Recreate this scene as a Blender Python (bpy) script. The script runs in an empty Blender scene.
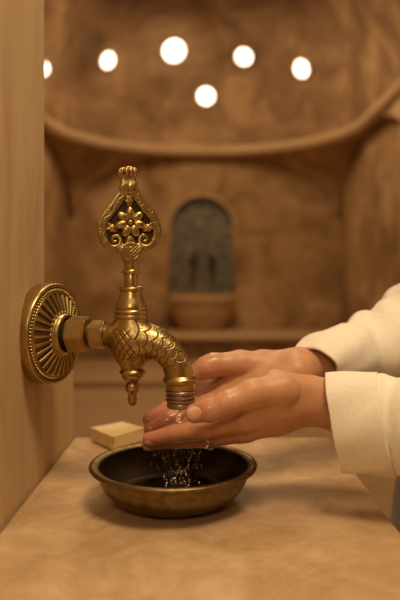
import bpy, bmesh, math, random
import numpy as np
from mathutils import Vector, Matrix
PI = math.pi
random.seed(4); np.random.seed(4)
C = bpy.context.scene.collection
sc = bpy.context.scene

# ------------------------------------------------------------------ camera
CAMZ = 1.097; F = 650.0; PX0 = 205.0; PY0 = 272.0
cam_d = bpy.data.cameras.new('camera'); cam = bpy.data.objects.new('camera', cam_d); C.objects.link(cam)
cam.location = (0, 0, CAMZ); cam.rotation_euler = (PI/2, 0, 0)
cam_d.sensor_fit = 'VERTICAL'; cam_d.sensor_height = 36; cam_d.lens = F/600*36
cam_d.shift_x = -(PX0-200)/600; cam_d.shift_y = (PY0-300)/600
cam_d.clip_start = .02
cam_d.dof.use_dof = True; cam_d.dof.focus_distance = .705; cam_d.dof.aperture_fstop = 3.7
sc.camera = cam
# ------------------------------------------------------------------ world, lights, exposure
w = bpy.data.worlds.new('world'); sc.world = w; w.use_nodes = True
w.node_tree.nodes['Background'].inputs[0].default_value = (1, .62, .3, 1)
w.node_tree.nodes['Background'].inputs[1].default_value = .05
sc.view_settings.view_transform = 'Standard'; sc.view_settings.look = 'None'
sc.view_settings.gamma = 1; sc.view_settings.exposure = 0.08
def area(name, loc, target, size, power, col, sy=None):
    d = bpy.data.lights.new(name, 'AREA'); d.energy = power; d.color = col
    d.shape = 'RECTANGLE'; d.size = size; d.size_y = sy or size
    o = bpy.data.objects.new(name, d); C.objects.link(o); o.location = loc
    v = Vector(target)-Vector(loc); o.rotation_euler = v.to_track_quat('-Z', 'Y').to_euler()
    return o
WARM = (1, .75, .46)
area('unseen_key_over_viewer', (.34, .05, 2.7), (0, .72, .9), .5, 23, WARM)  # unseen key light, stands in for skylights above the viewer
area('unseen_light_over_counter', (-.05, 1.6, 3.2), (0, .75, .9), .6, 13, WARM)  # unseen overhead light in place of skylights above the counter
area('added_fill_front', (-.10, -.9, 1.95), (-.05, .75, 1.0), .3, 4.5, WARM)  # fill added behind the viewer, brightens the tap handle from front left
area('added_dome_fill', (0, 6.3, 4.0), (0, 7.0, 0), 1.3, 48, (1, .68, .36))  # area light added below the skylights to brighten the bay
area('unseen_light_middle', (0, 4.0, 4.1), (0, 4.6, 0), 1.0, 22, (1, .68, .36))  # unseen area light over the hall in front of the dome

# ------------------------------------------------------------------ helpers
def P(px, py, D):
    return Vector(((px-PX0)/F*D, D, CAMZ-(py-PY0)/F*D))
def link(name, me, mat, parent=None, smooth=True):
    me.name = name
    o = bpy.data.objects.new(name, me); C.objects.link(o)
    if mat: me.materials.append(mat)
    if smooth: me.polygons.foreach_set('use_smooth', [True]*len(me.polygons))
    if parent: o.parent = parent
    return o
def mesh(name, V, Fc, mat, parent=None, smooth=True, attrs=None, off=None):
    me = bpy.data.meshes.new(name)
    me.from_pydata([tuple(v) for v in V], [], [tuple(f) for f in Fc])
    me.update()
    if attrs:
        for k, a in attrs.items():
            at = me.attributes.new(k, 'FLOAT', 'POINT'); at.data.foreach_set('value', np.asarray(a, 'f'))
    return link(name, me, mat, parent, smooth)
def thing(name, label, cat, loc=(0,0,0), rotz=0, group=None):
    o = bpy.data.objects.new(name, None); C.objects.link(o); o.empty_display_size = .02
    o.location = loc; o.rotation_euler = (0, 0, rotz)
    o['label'] = label; o['category'] = cat
    if group: o['group'] = group
    return o
def tag(o, label, cat, group=None, kind=None):
    o['label'] = label; o['category'] = cat
    if group: o['group'] = group
    if kind: o['kind'] = kind
    return o
def structure(o): o['kind'] = 'structure'; return o
def sharpen(o, ang=35):
    me = o.data; me.update()
    bm = bmesh.new(); bm.from_mesh(me)
    for e in bm.edges:
        if len(e.link_faces) == 2 and e.calc_face_angle(0) > math.radians(ang): e.smooth = False
    bm.to_mesh(me); bm.free()
def lathe(name, prof, mat, parent=None, seg=64, axis='z', org=(0,0,0), mod=None, close=True):
    """prof: list of (radius, height) along the axis"""
    V = []; Fc = []; n = len(prof)
    for i, (r, h) in enumerate(prof):
        for j in range(seg):
            a = 2*PI*j/seg
            rr = r if mod is None else r+mod(i, a, r, h)
            p = (rr*math.cos(a), rr*math.sin(a), h)
            if axis == 'x': p = (h, rr*math.cos(a), rr*math.sin(a))
            V.append((p[0]+org[0], p[1]+org[1], p[2]+org[2]))
    for i in range(n-1):
        for j in range(seg):
            Fc.append((i*seg+j, i*seg+(j+1)%seg, (i+1)*seg+(j+1)%seg, (i+1)*seg+j))
    if close:
        Fc.append(tuple(range(seg))[::-1]); Fc.append(tuple((n-1)*seg+j for j in range(seg)))
    o = mesh(name, V, Fc, mat, parent)
    bm = bmesh.new(); bm.from_mesh(o.data); bmesh.ops.recalc_face_normals(bm, faces=bm.faces)
    bm.to_mesh(o.data); bm.free(); sharpen(o, 50)
    return o
def smooth_prof(pts, n=6):
    """catmull-rom through the profile"""
    out = []; m = len(pts)
    for i in range(m-1):
        p0 = pts[max(i-1, 0)]; p1 = pts[i]; p2 = pts[i+1]; p3 = pts[min(i+2, m-1)]
        for k in range(n):
            t = k/n
            out.append(tuple(.5*((2*p1[c])+(-p0[c]+p2[c])*t+(2*p0[c]-5*p1[c]+4*p2[c]-p3[c])*t*t+(-p0[c]+3*p1[c]-3*p2[c]+p3[c])*t**3) for c in range(len(p1))))
    out.append(tuple(pts[-1])); return out
def box(name, lo, hi, mat, parent=None, bevel=0, seg=3, div=1):
    bm = bmesh.new(); bmesh.ops.create_cube(bm, size=1)
    for v in bm.verts:
        for k in range(3): v.co[k] = lo[k]+(v.co[k]+.5)*(hi[k]-lo[k])
    if bevel: bmesh.ops.bevel(bm, geom=bm.edges[:], offset=bevel, segments=seg, affect='EDGES', profile=.5)
    me = bpy.data.meshes.new(name); bm.to_mesh(me); bm.free()
    o = link(name, me, mat, parent, smooth=bool(bevel))
    if bevel: sharpen(o, 40)
    return o
def tube(name, pts, rad, mat, parent=None, seg=16, flat=None, cap=True, attrs=None):
    """sweep along pts; rad list or number; flat = (normal vector, factor across it)"""
    pts = [Vector(p) for p in pts]; n = len(pts)
    if not hasattr(rad, '__len__'): rad = [rad]*n
    V = []; Fc = []; prev = None
    for i in range(n):
        t = (pts[min(i+1, n-1)]-pts[max(i-1, 0)]).normalized()
        if flat is not None: a = Vector(flat[0])
        elif prev is None: a = Vector((0, 0, 1)) if abs(t.z) < .9 else Vector((1, 0, 0))
        else: a = prev
        a = (a-t*a.dot(t)).normalized(); b = t.cross(a); prev = a
        fa = flat[1] if flat is not None else 1
        for j in range(seg):
            th = 2*PI*j/seg
            V.append(pts[i]+a*(math.cos(th)*rad[i]*fa)+b*(math.sin(th)*rad[i]))
    for i in range(n-1):
        for j in range(seg): Fc.append((i*seg+j, i*seg+(j+1)%seg, (i+1)*seg+(j+1)%seg, (i+1)*seg+j))
    if cap: Fc.append(tuple(range(seg))[::-1]); Fc.append(tuple((n-1)*seg+j for j in range(seg)))
    return mesh(name, V, Fc, mat, parent)
def join(name, objs, mat, parent):
    """merge helper meshes of one part into one mesh object"""
    bm = bmesh.new()
    for o in objs:
        bm.from_mesh(o.data)
        me = o.data; bpy.data.objects.remove(o); bpy.data.meshes.remove(me)
    me = bpy.data.meshes.new(name); bm.to_mesh(me); bm.free()
    return link(name, me, mat, parent)

# ---- distance fields and a surface-net mesher
def smin(a, b, k):
    h = np.clip(.5+.5*(b-a)/k, 0, 1)
    return b*(1-h)+a*h-k*h*(1-h)
def cone(p, a, b, ra, rb):
    a = np.asarray(a, 'f'); b = np.asarray(b, 'f'); ba = b-a
    t = np.clip(((p-a)@ba)/max(float(ba@ba), 1e-12), 0, 1)
    return np.linalg.norm(p-a-t[..., None]*ba, axis=-1)-(ra+(rb-ra)*t)
def ellip(p, c, r, R=None):
    q = p-np.asarray(c, 'f')
    if R is not None: q = q@np.asarray(R, 'f')
    r = np.asarray(r, 'f'); k0 = np.linalg.norm(q/r, axis=-1); k1 = np.linalg.norm(q/(r*r), axis=-1)+1e-9
    return k0*(k0-1)/k1
def chain(p, pts, k):
    d = None
    for (a, ra), (b, rb) in zip(pts[:-1], pts[1:]):
        c = cone(p, a, b, ra, rb); d = c if d is None else smin(d, c, k)
    return d
def surfnet(f, lo, hi, h):
    lo = np.array(lo, 'f'); hi = np.array(hi, 'f'); n = np.ceil((hi-lo)/h).astype(int)+1
    ax = [lo[k]+h*np.arange(n[k], dtype='f') for k in range(3)]
    val = np.empty(tuple(n), 'f')
    for i0 in range(0, n[0], 24):
        X, Y, Z = np.meshgrid(ax[0][i0:i0+24], ax[1], ax[2], indexing='ij')
        val[i0:i0+24] = f(np.stack([X, Y, Z], -1).astype('f'))
    val[0] = val[-1] = 1; val[:, 0] = val[:, -1] = 1; val[:, :, 0] = val[:, :, -1] = 1
    ins = val < 0
    cs = np.zeros(tuple(n-1), 'i')
    corners = [(i, j, k) for i in (0, 1) for j in (0, 1) for k in (0, 1)]
    sl = lambda c: tuple(slice(c[k], n[k]-1+c[k]) for k in range(3))
    for c in corners: cs += ins[sl(c)]
    act = (cs > 0) & (cs < 8)
    idx = -np.ones(tuple(n-1), 'i'); cells = np.argwhere(act); idx[act] = np.arange(len(cells))
    acc = np.zeros((len(cells), 3)); cnt = np.zeros(len(cells))
    for c in corners:
        for k in range(3):
            if c[k]: continue
            c2 = list(c); c2[k] = 1
            va = val[tuple((cells+c).T)]; vb = val[tuple((cells+c2).T)]
            m = (va < 0) != (vb < 0); t = np.where(m, va/np.where(m, va-vb, 1), 0)
            q = np.tile(np.array(c, float), (len(cells), 1)); q[:, k] += t
            acc[m] += q[m]; cnt += m
    V = lo+h*(cells+acc/cnt[:, None])
    for _ in range(2):
        Vf = V.astype('f'); d = f(Vf); e = h*.3
        g = np.stack([f(Vf+np.eye(3, dtype='f')[k]*e)-f(Vf-np.eye(3, dtype='f')[k]*e) for k in range(3)], -1)/(2*e)
        gl = np.linalg.norm(g, axis=-1)+1e-6
        st = np.clip(d/gl, -h*.5, h*.5); V = V-(g/gl[:, None])*st[:, None]
    Fc = []
    for k in range(3):
        a, b = (k+1) % 3, (k+2) % 3
        s0 = [slice(1, n[m]-1) for m in range(3)]; s0[k] = slice(0, n[k]-1)
        s1 = list(s0); s1[k] = slice(1, n[k])
        A = ins[tuple(s0)]; B = ins[tuple(s1)]
        for fl in (0, 1):
            e = np.argwhere((A & ~B) if fl == 0 else (~A & B))
            base = np.array([s.start for s in s0]); e = e+base
            o = [(0, 0), (-1, 0), (-1, -1), (0, -1)]; q = []
            for (da, db) in o:
                g = e.copy(); g[:, a] += da; g[:, b] += db; q.append(idx[tuple(g.T)])
            q = np.stack(q, -1)
            if fl == 0: q = q[:, ::1]
            else: q = q[:, ::-1]
            Fc.append(q)
    Fc = np.concatenate(Fc); Fc = Fc[(Fc >= 0).all(1)]
    return V, Fc
def net_mesh(name, parts, mat, parent=None, attrs=None):
    """parts: list of (V, F) joined into one mesh, with optional per-vertex attributes"""
    Vs = []; Fs = []; off = 0
    for V, Fc in parts: Vs.append(V); Fs.append(Fc+off); off += len(V)
    V = np.concatenate(Vs); Fc = np.concatenate(Fs)
    me = bpy.data.meshes.new(name); me.from_pydata(V.tolist(), [], Fc.tolist()); me.update()
    if attrs:
        for k, a in attrs.items():
            at = me.attributes.new(k, 'FLOAT', 'POINT'); at.data.foreach_set('value', np.asarray(a, 'f'))
    return link(name, me, mat, parent)

# ------------------------------------------------------------------ materials
def mat(name, base, rough=.5, metal=0, spec=.5):
    m = bpy.data.materials.new(name); m.use_nodes = True
    b = m.node_tree.nodes['Principled BSDF']
    b.inputs['Base Color'].default_value = (*base, 1); b.inputs['Roughness'].default_value = rough
    b.inputs['Metallic'].default_value = metal; b.inputs['Specular IOR Level'].default_value = spec
    return m
def N(m, t, **kw):
    n = m.node_tree.nodes.new(t)
    for k, v in kw.items():
        if k in n.inputs: n.inputs[k].default_value = v
        else: setattr(n, k, v)
    return n
def L_(m, a, b): m.node_tree.links.new(a, b)
def coords(m, scale=(1, 1, 1), kind='Object'):
    tc = N(m, 'ShaderNodeTexCoord'); mp = N(m, 'ShaderNodeMapping'); mp.inputs['Scale'].default_value = scale
    L_(m, tc.outputs[kind], mp.inputs['Vector']); return mp.outputs['Vector']
def ramp(m, fac, stops):
    r = N(m, 'ShaderNodeValToRGB'); cr = r.color_ramp
    while len(cr.elements) < len(stops): cr.elements.new(.5)
    for e, (p, c) in zip(cr.elements, stops): e.position = p; e.color = (*c, 1)
    L_(m, fac, r.inputs['Fac']); return r.outputs['Color']
def bump(m, h, strength, dist=.01):
    b = N(m, 'ShaderNodeBump'); b.inputs['Strength'].default_value = strength; b.inputs['Distance'].default_value = dist
    L_(m, h, b.inputs['Height']); L_(m, b.outputs['Normal'], m.node_tree.nodes['Principled BSDF'].inputs['Normal']); return b
def plaster(name, c1, c2, c3, scale, rough=.75, bs=.25, bd=.01, det=6, stretch=(1, 1, 1), mid=.5, dist=.6):
    m = mat(name, c1, rough); v = coords(m, stretch)
    n = N(m, 'ShaderNodeTexNoise', Scale=scale, Detail=det, Roughness=.62, Distortion=dist); L_(m, v, n.inputs['Vector'])
    c = ramp(m, n.outputs['Fac'], [(.3, c1), (mid, c2), (.72, c3)])
    L_(m, c, m.node_tree.nodes['Principled BSDF'].inputs['Base Color'])
    n2 = N(m, 'ShaderNodeTexNoise', Scale=scale*7, Detail=6, Roughness=.7); L_(m, v, n2.inputs['Vector'])
    bump(m, n2.outputs['Fac'], bs, bd); return m
M = {}
M['plaster'] = plaster('aged_ochre_plaster', (.22, .125, .05), (.40, .25, .12), (.62, .43, .24), 1.9, .8, .3, .03, det=8)
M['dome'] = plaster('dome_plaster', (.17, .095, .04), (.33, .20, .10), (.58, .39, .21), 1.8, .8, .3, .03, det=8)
M['trim'] = plaster('cornice_plaster', (.46, .31, .17), (.51, .35, .20), (.56, .39, .23), 2, .7, .2, .02)
M['floor'] = plaster('floor_stone', (.36, .24, .13), (.43, .29, .16), (.48, .33, .19), 2, .5, .2, .01)
M['wall'] = plaster('near_wall_travertine', (.53, .36, .185), (.62, .45, .25), (.71, .54, .33), 3.5, .6, .35, .002, stretch=(3.5, 3.5, .9), dist=1.0)
def counter_mat():
    m = mat('counter_limestone', (.6, .45, .3), .42); v = coords(m)
    n = N(m, 'ShaderNodeTexNoise', Scale=14, Detail=12, Roughness=.66, Distortion=1.1); L_(m, v, n.inputs['Vector'])
    c = ramp(m, n.outputs['Fac'], [(.28, (.38, .235, .11)), (.45, (.46, .30, .155)), (.58, (.53, .365, .20)), (.75, (.66, .50, .32))])
    n2 = N(m, 'ShaderNodeTexNoise', Scale=5, Detail=7, Roughness=.6, Distortion=2.6); L_(m, v, n2.inputs['Vector'])
    vein = ramp(m, n2.outputs['Fac'], [(.44, (1, 1, 1)), (.495, (.80, .70, .58)), (.55, (1, 1, 1))])
    mx = N(m, 'ShaderNodeMix', data_type='RGBA', blend_type='MULTIPLY'); mx.inputs['Factor'].default_value = .3
    L_(m, c, mx.inputs['A']); L_(m, vein, mx.inputs['B'])
    b = m.node_tree.nodes['Principled BSDF']; L_(m, mx.outputs['Result'], b.inputs['Base Color'])
    n3 = N(m, 'ShaderNodeTexNoise', Scale=45, Detail=6, Roughness=.7); L_(m, v, n3.inputs['Vector'])
    r = N(m, 'ShaderNodeMapRange'); r.inputs['To Min'].default_value = .3; r.inputs['To Max'].default_value = .62
    L_(m, n3.outputs['Fac'], r.inputs['Value']); L_(m, r.outputs[0], b.inputs['Roughness'])
    bump(m, n3.outputs['Fac'], .5, .003); return m
M['counter'] = counter_mat()
def metal_mat(name, base, dark, rough, nscale=60, amt=.35, attr='patina_and_dark', bs=.15):
    m = mat(name, base, rough, 1); b = m.node_tree.nodes['Principled BSDF']; v = coords(m)
    n = N(m, 'ShaderNodeTexNoise', Scale=nscale, Detail=6, Roughness=.65); L_(m, v, n.inputs['Vector'])
    r = N(m, 'ShaderNodeMapRange'); r.inputs['From Min'].default_value = .45; r.inputs['From Max'].default_value = .8
    r.inputs['To Min'].default_value = 0; r.inputs['To Max'].default_value = amt; L_(m, n.outputs['Fac'], r.inputs['Value'])
    at = N(m, 'ShaderNodeAttribute', attribute_name=attr)
    mx0 = N(m, 'ShaderNodeMath', operation='MAXIMUM'); L_(m, r.outputs[0], mx0.inputs[0]); L_(m, at.outputs['Fac'], mx0.inputs[1])
    mx = N(m, 'ShaderNodeMix', data_type='RGBA'); L_(m, mx0.outputs[0], mx.inputs['Factor'])
    mx.inputs['A'].default_value = (*base, 1); mx.inputs['B'].default_value = (*dark, 1)
    L_(m, mx.outputs['Result'], b.inputs['Base Color'])
    rr = N(m, 'ShaderNodeMapRange'); rr.inputs['To Min'].default_value = rough; rr.inputs['To Max'].default_value = .65
    L_(m, mx0.outputs[0], rr.inputs['Value']); L_(m, rr.outputs[0], b.inputs['Roughness'])
    bump(m, n.outputs['Fac'], bs, .0006); return m
M['brass'] = metal_mat('antique_brass', (.48, .345, .14), (.06, .035, .014), .30, amt=.5, bs=.06)
M['brass_dark'] = metal_mat('darkened_brass', (.10, .065, .03), (.03, .02, .01), .5)
M['steel'] = metal_mat('worn_thread_metal', (.40, .31, .22), (.08, .06, .04), .35)
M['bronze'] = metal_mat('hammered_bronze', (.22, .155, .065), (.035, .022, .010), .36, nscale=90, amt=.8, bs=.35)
M['silver'] = mat('silver', (.8, .76, .7), .15, 1)
def water_mat(name, tint=(1, 1, 1), rough=0.0):
    m = mat(name, tint, rough); b = m.node_tree.nodes['Principled BSDF']
    b.inputs['Transmission Weight'].default_value = 1; b.inputs['IOR'].default_value = 1.33; return m
M['water'] = water_mat('water')
M['pool'] = water_mat('bowl_water', (.45, .33, .2), .05)
M['gem'] = water_mat('clear_stone'); M['gem'].node_tree.nodes['Principled BSDF'].inputs['IOR'].default_value = 2.0
def soap_mat():
    m = mat('olive_oil_soap', (.68, .50, .23), .45); b = m.node_tree.nodes['Principled BSDF']
    b.inputs['Subsurface Weight'].default_value = .5; b.inputs['Subsurface Radius'].default_value = (.01, .007, .003)
    b.inputs['Subsurface Scale'].default_value = .5
    n = N(m, 'ShaderNodeTexNoise', Scale=40, Detail=4); L_(m, coords(m), n.inputs['Vector'])
    L_(m, ramp(m, n.outputs['Fac'], [(.3, (.64, .47, .21)), (.7, (.74, .57, .29))]), b.inputs['Base Color'])
    bump(m, n.outputs['Fac'], .12, .001); return m
M['soap'] = soap_mat()
def skin_mat():
    m = mat('skin', (.62, .34, .22), .42); b = m.node_tree.nodes['Principled BSDF']
    b.inputs['Subsurface Weight'].default_value = .35; b.inputs['Subsurface Radius'].default_value = (.012, .004, .002)
    b.inputs['Subsurface Scale'].default_value = .6
    v = coords(m)
    n = N(m, 'ShaderNodeTexNoise', Scale=45, Detail=5, Roughness=.6); L_(m, v, n.inputs['Vector'])
    c = ramp(m, n.outputs['Fac'], [(.3, (.50, .25, .13)), (.7, (.60, .325, .185))])
    at = N(m, 'ShaderNodeAttribute', attribute_name='palm')
    mx = N(m, 'ShaderNodeMix', data_type='RGBA'); L_(m, at.outputs['Fac'], mx.inputs['Factor']); L_(m, c, mx.inputs['A'])
    mx.inputs['B'].default_value = (.55, .22, .135, 1)
    an = N(m, 'ShaderNodeAttribute', attribute_name='nail')
    mx2 = N(m, 'ShaderNodeMix', data_type='RGBA'); L_(m, an.outputs['Fac'], mx2.inputs['Factor']); L_(m, mx.outputs['Result'], mx2.inputs['A'])
    mx2.inputs['B'].default_value = (.72, .45, .34, 1)
    L_(m, mx2.outputs['Result'], b.inputs['Base Color'])
    aw = N(m, 'ShaderNodeAttribute', attribute_name='wet')
    mm = N(m, 'ShaderNodeMath', operation='MAXIMUM'); L_(m, aw.outputs['Fac'], mm.inputs[0]); L_(m, an.outputs['Fac'], mm.inputs[1])
    rr = N(m, 'ShaderNodeMapRange'); rr.inputs['To Min'].default_value = .46; rr.inputs['To Max'].default_value = .16
    L_(m, mm.outputs[0], rr.inputs['Value']); L_(m, rr.outputs[0], b.inputs['Roughness'])
    vo = N(m, 'ShaderNodeTexVoronoi', Scale=900); L_(m, v, vo.inputs['Vector'])
    n3 = N(m, 'ShaderNodeTexNoise', Scale=220, Detail=3); L_(m, v, n3.inputs['Vector'])
    ad = N(m, 'ShaderNodeMath', operation='ADD'); L_(m, vo.outputs['Distance'], ad.inputs[0]); L_(m, n3.outputs['Fac'], ad.inputs[1])
    bump(m, ad.outputs[0], .12, .0006); return m
M['skin'] = skin_mat()
def linen(name, c1, c2, sc_=700):
    m = mat(name, c1, .85, 0, .2); b = m.node_tree.nodes['Principled BSDF']; v = coords(m)
    b.inputs['Sheen Weight'].default_value = .2
    wx = N(m, 'ShaderNodeTexNoise', Scale=1, Detail=2)
    mp = coords(m, (sc_*.15, sc_*.15, sc_)); L_(m, mp, wx.inputs['Vector'])
    wy = N(m, 'ShaderNodeTexNoise', Scale=1, Detail=2)
    mp2 = coords(m, (sc_, sc_, sc_*.12)); L_(m, mp2, wy.inputs['Vector'])
    ad = N(m, 'ShaderNodeMath', operation='ADD'); L_(m, wx.outputs['Fac'], ad.inputs[0]); L_(m, wy.outputs['Fac'], ad.inputs[1])
    hf = N(m, 'ShaderNodeMath', operation='MULTIPLY'); hf.inputs[1].default_value = .5; L_(m, ad.outputs[0], hf.inputs[0])
    L_(m, ramp(m, hf.outputs[0], [(.35, c1), (.65, c2)]), b.inputs['Base Color'])
    bump(m, hf.outputs[0], .35, .0008); return m
M['shirt'] = linen('cream_linen', (.80, .74, .62), (.90, .85, .74))
M['trousers'] = linen('grey_cloth', (.34, .27, .21), (.44, .36, .29))
M['hair'] = mat('dark_brown_hair', (.05, .025, .012), .45)
def tile_mat():
    m = mat('niche_mosaic', (.14, .17, .16), .35); v = coords(m, (1, 1, 1))
    b = m.node_tree.nodes['Principled BSDF']
    vo = N(m, 'ShaderNodeTexVoronoi', Scale=9, feature='DISTANCE_TO_EDGE'); vo.inputs['Randomness'].default_value = .35; L_(m, v, vo.inputs['Vector'])
    v2 = N(m, 'ShaderNodeTexVoronoi', Scale=18); L_(m, v, v2.inputs['Vector'])
    c = ramp(m, v2.outputs['Distance'], [(.15, (.08, .11, .11)), (.5, (.17, .18, .155)), (.8, (.27, .23, .16))])
    e = ramp(m, vo.outputs['Distance'], [(.02, (.62, .52, .38)), (.06, (1, 1, 1))])
    mx = N(m, 'ShaderNodeMix', data_type='RGBA', blend_type='MULTIPLY'); mx.inputs['Factor'].default_value = 1
    L_(m, c, mx.inputs['A']); L_(m, e, mx.inputs['B']); L_(m, mx.outputs['Result'], b.inputs['Base Color']); return m
M['tiles'] = tile_mat()
M['oldbrass'] = mat('background_bronze', (.10, .065, .03), .45, .7)
def glow(name, col, s):
    m = mat(name, col, .4); b = m.node_tree.nodes['Principled BSDF']
    b.inputs['Emission Color'].default_value = (*col, 1); b.inputs['Emission Strength'].default_value = s; return m
M['skyglass'] = glow('daylit_glass', (1, .90, .72), 3.5)

# ------------------------------------------------------------------ the room
RX = 1.75; YC = 6.9; ZC = CAMZ+1.60; HD = 1.9; YB = 8.65; YF = -1.6
WB = .07     # how far the walls stand back behind the arches
structure(box('floor', (-2.2, YF-.2, -.1), (2.2, YB+.4, 0), M['floor']))
def poly_wall(name, pts, mat_, thick, direction):
    """extrude a planar outline by thick along direction"""
    n = len(pts); d = Vector(direction)*thick
    V = [Vector(p) for p in pts]+[Vector(p)+d for p in pts]
    Fc = [tuple(range(n)), tuple(range(n, 2*n))[::-1]]+[(i, i+n, (i+1) % n+n, (i+1) % n) for i in range(n)]
    return structure(mesh(name, V, Fc, mat_, smooth=False))
# back wall with an arched recess for the tiled niche
NX0 = (169-PX0)/F*YB; NX1 = (234.5-PX0)/F*YB; NC = (NX0+NX1)/2; NR = (NX1-NX0)/2
NZ0 = CAMZ-(293-PY0)/F*YB; NZT = CAMZ+(PY0-195)/F*YB
def niche_outline(r, zt, k=28):
    zs = zt-r*1.0
    return [(NC+r*math.cos(a), zs+r*math.sin(a)) for a in [PI*i/k for i in range(k+1)]]
def back_wall():
    y = YB+WB; bm = bmesh.new()
    arch = niche_outline(NR, NZT)
    inner = [(NX1, NZ0)]+arch+[(NX0, NZ0)]
    outer = [(2.1, 0), (2.1, 2.0)] + [(2.1, 3.2)] + [(-2.1, 3.2), (-2.1, 2.0), (-2.1, 0)]
    # triangulate with a hole
    ov = [bm.verts.new((x, y, z)) for x, z in outer]; iv = [bm.verts.new((x, y, z)) for x, z in inner]
    es = [bm.edges.new((ov[i], ov[(i+1) % len(ov)])) for i in range(len(ov))]+[bm.edges.new((iv[i], iv[(i+1) % len(iv)])) for i in range(len(iv))]
    bmesh.ops.triangle_fill(bm, edges=es, use_beauty=True)
    r = bmesh.ops.extrude_face_region(bm, geom=bm.faces[:])
    for v in r['geom']:
        if isinstance(v, bmesh.types.BMVert): v.co.y += .18
    bmesh.ops.recalc_face_normals(bm, faces=bm.faces)
    me = bpy.data.meshes.new('wall_back'); bm.to_mesh(me); bm.free()
    return structure(link('wall_back', me, M['plaster'], smooth=False))
back_wall()
for nm, s in (('wall_right', 1), ('wall_left', -1)):
    x0, x1 = sorted((s*(RX+WB), s*(RX+WB+.2)))
    structure(box(nm, (x0, YF, 0), (x1, YB+.3, 3.0), M['plaster']))
structure(box('wall_front', (-2.1, YF-.2, 0), (2.1, YF, 5.0), M['plaster']))
# pendentives: flattened sphere between the round cornice and the square walls
def pendentives():
    V = []; Fc = []; nr = 14; na = 96; s = .85/RX
    rise0 = ZC-s*RX
    for i in range(na+1):
        th = PI*i/na; c, sn = math.cos(th), math.sin(th)
        m = max(abs(c), abs(sn)); R1 = RX/m
        for j in range(nr+1):
            r = RX+(R1-RX)*j/nr; x = r*c; y = r*sn
            z = rise0+s*math.sqrt(max(2*RX*RX-r*r, 0))
            V.append((x, YC+y, z))
    for i in range(na):
        for j in range(nr):
            a = i*(nr+1)+j; Fc.append((a, a+1, a+nr+2, a+nr+1))
    # reveal: from the arch edge straight back to the walls
    base = len(V)
    for i in range(na+1):
        e = V[i*(nr+1)+nr]; th = PI*i/na; c, sn = math.cos(th), math.sin(th)
        if abs(c) > abs(sn): q = (e[0]+math.copysign(WB+.02, c), e[1], e[2])
        else: q = (e[0], e[1]+WB+.02, e[2])
        V.append(q)
    for i in range(na): Fc.append((i*(nr+1)+nr, base+i, base+i+1, (i+1)*(nr+1)+nr))
    # straight arch heads along the vault walls towards the viewer
    for s_ in (1, -1):
        b = len(V); k = 40; y1 = YC; L = 2*RX
        rows = []
        for i in range(k+1):
            yy = y1-(YC-YF)*i/k; u = ((y1-yy) % L)/L*2*RX
            u = u if u <= RX else 2*RX-u
            z = rise0+s*math.sqrt(max(2*RX*RX-RX*RX-u*u, 0))
            V.append((s_*RX, yy, ZC+.03)); V.append((s_*RX, yy, z)); V.append((s_*(RX+WB+.02), yy, z))
        for i in range(k):
            a = b+3*i; Fc.append((a, a+1, a+4, a+3)); Fc.append((a+1, a+2, a+5, a+4))
    o = mesh('ceiling', V, Fc, M['plaster']); o.name = 'trim_1'; sharpen(o, 40)
    md = o.modifiers.new('thickness', 'SOLIDIFY'); md.thickness = .05; md.offset = 1
    return structure(o)
pendentives()
def cornice():
    prof = [(0, -.075), (-.05, -.075), (-.085, -.05), (-.10, 0), (-.085, .045), (-.04, .065), (0, .065)]
    path = [(-RX, YF, -1, 0)]+[(-RX, YC-.01-(YC-YF)*.5, -1, 0)]+[(RX*math.cos(PI-PI*i/72), YC+RX*math.sin(PI-PI*i/72), math.cos(PI-PI*i/72), math.sin(PI-PI*i/72)) for i in range(73)]+[(RX, YC-(YC-YF)*.5, 1, 0), (RX, YF, 1, 0)]
    V = []; Fc = []; n = len(prof)
    for (x, y, nx, ny) in path:
        for (d, z) in prof: V.append((x+nx*d, y+ny*d, ZC+z))
    for i in range(len(path)-1):
        for j in range(n-1): Fc.append((i*n+j, i*n+j+1, (i+1)*n+j+1, (i+1)*n+j))
    o = mesh('trim_2', V, Fc, M['trim']); structure(o)
cornice()
def vault():
    V = []; Fc = []; k = 48; m = 24
    # barrel over the hall
    ys = [YF, 0, 2, 4, 5.5, YC]
    for y in ys:
        for i in range(k+1):
            a = PI*i/k; V.append((RX*math.cos(a), y, ZC+HD*math.sin(a)))
    for j in range(len(ys)-1):
        for i in range(k): Fc.append((j*(k+1)+i, j*(k+1)+i+1, (j+1)*(k+1)+i+1, (j+1)*(k+1)+i))
    # half dome at the end
    b = len(V)
    for j in range(m+1):
        ph = PI/2*j/m
        for i in range(k+1):
            a = PI*i/k
            V.append((RX*math.cos(a), YC+RX*math.sin(a)*math.sin(ph), ZC+HD*math.sin(a)*math.cos(ph)))
    for j in range(m):
        for i in range(k): Fc.append((b+j*(k+1)+i, b+j*(k+1)+i+1, b+(j+1)*(k+1)+i+1, b+(j+1)*(k+1)+i))
    o = mesh('ceiling', V, Fc, M['dome']); structure(o)
vault()
# bench, step
structure(box('trim_3', (-RX-WB, 7.72, 0), (RX+WB, YB+WB, .285), M['plaster'], bevel=.02))
structure(box('trim_4', (-RX-WB, 7.62, .285), (RX+WB, YB+WB, .345), M['trim'], bevel=.02))
structure(box('trim_5', (-RX-WB, 6.15, 0), (RX+WB, 7.72, .07), M['floor'], bevel=.015))
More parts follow.
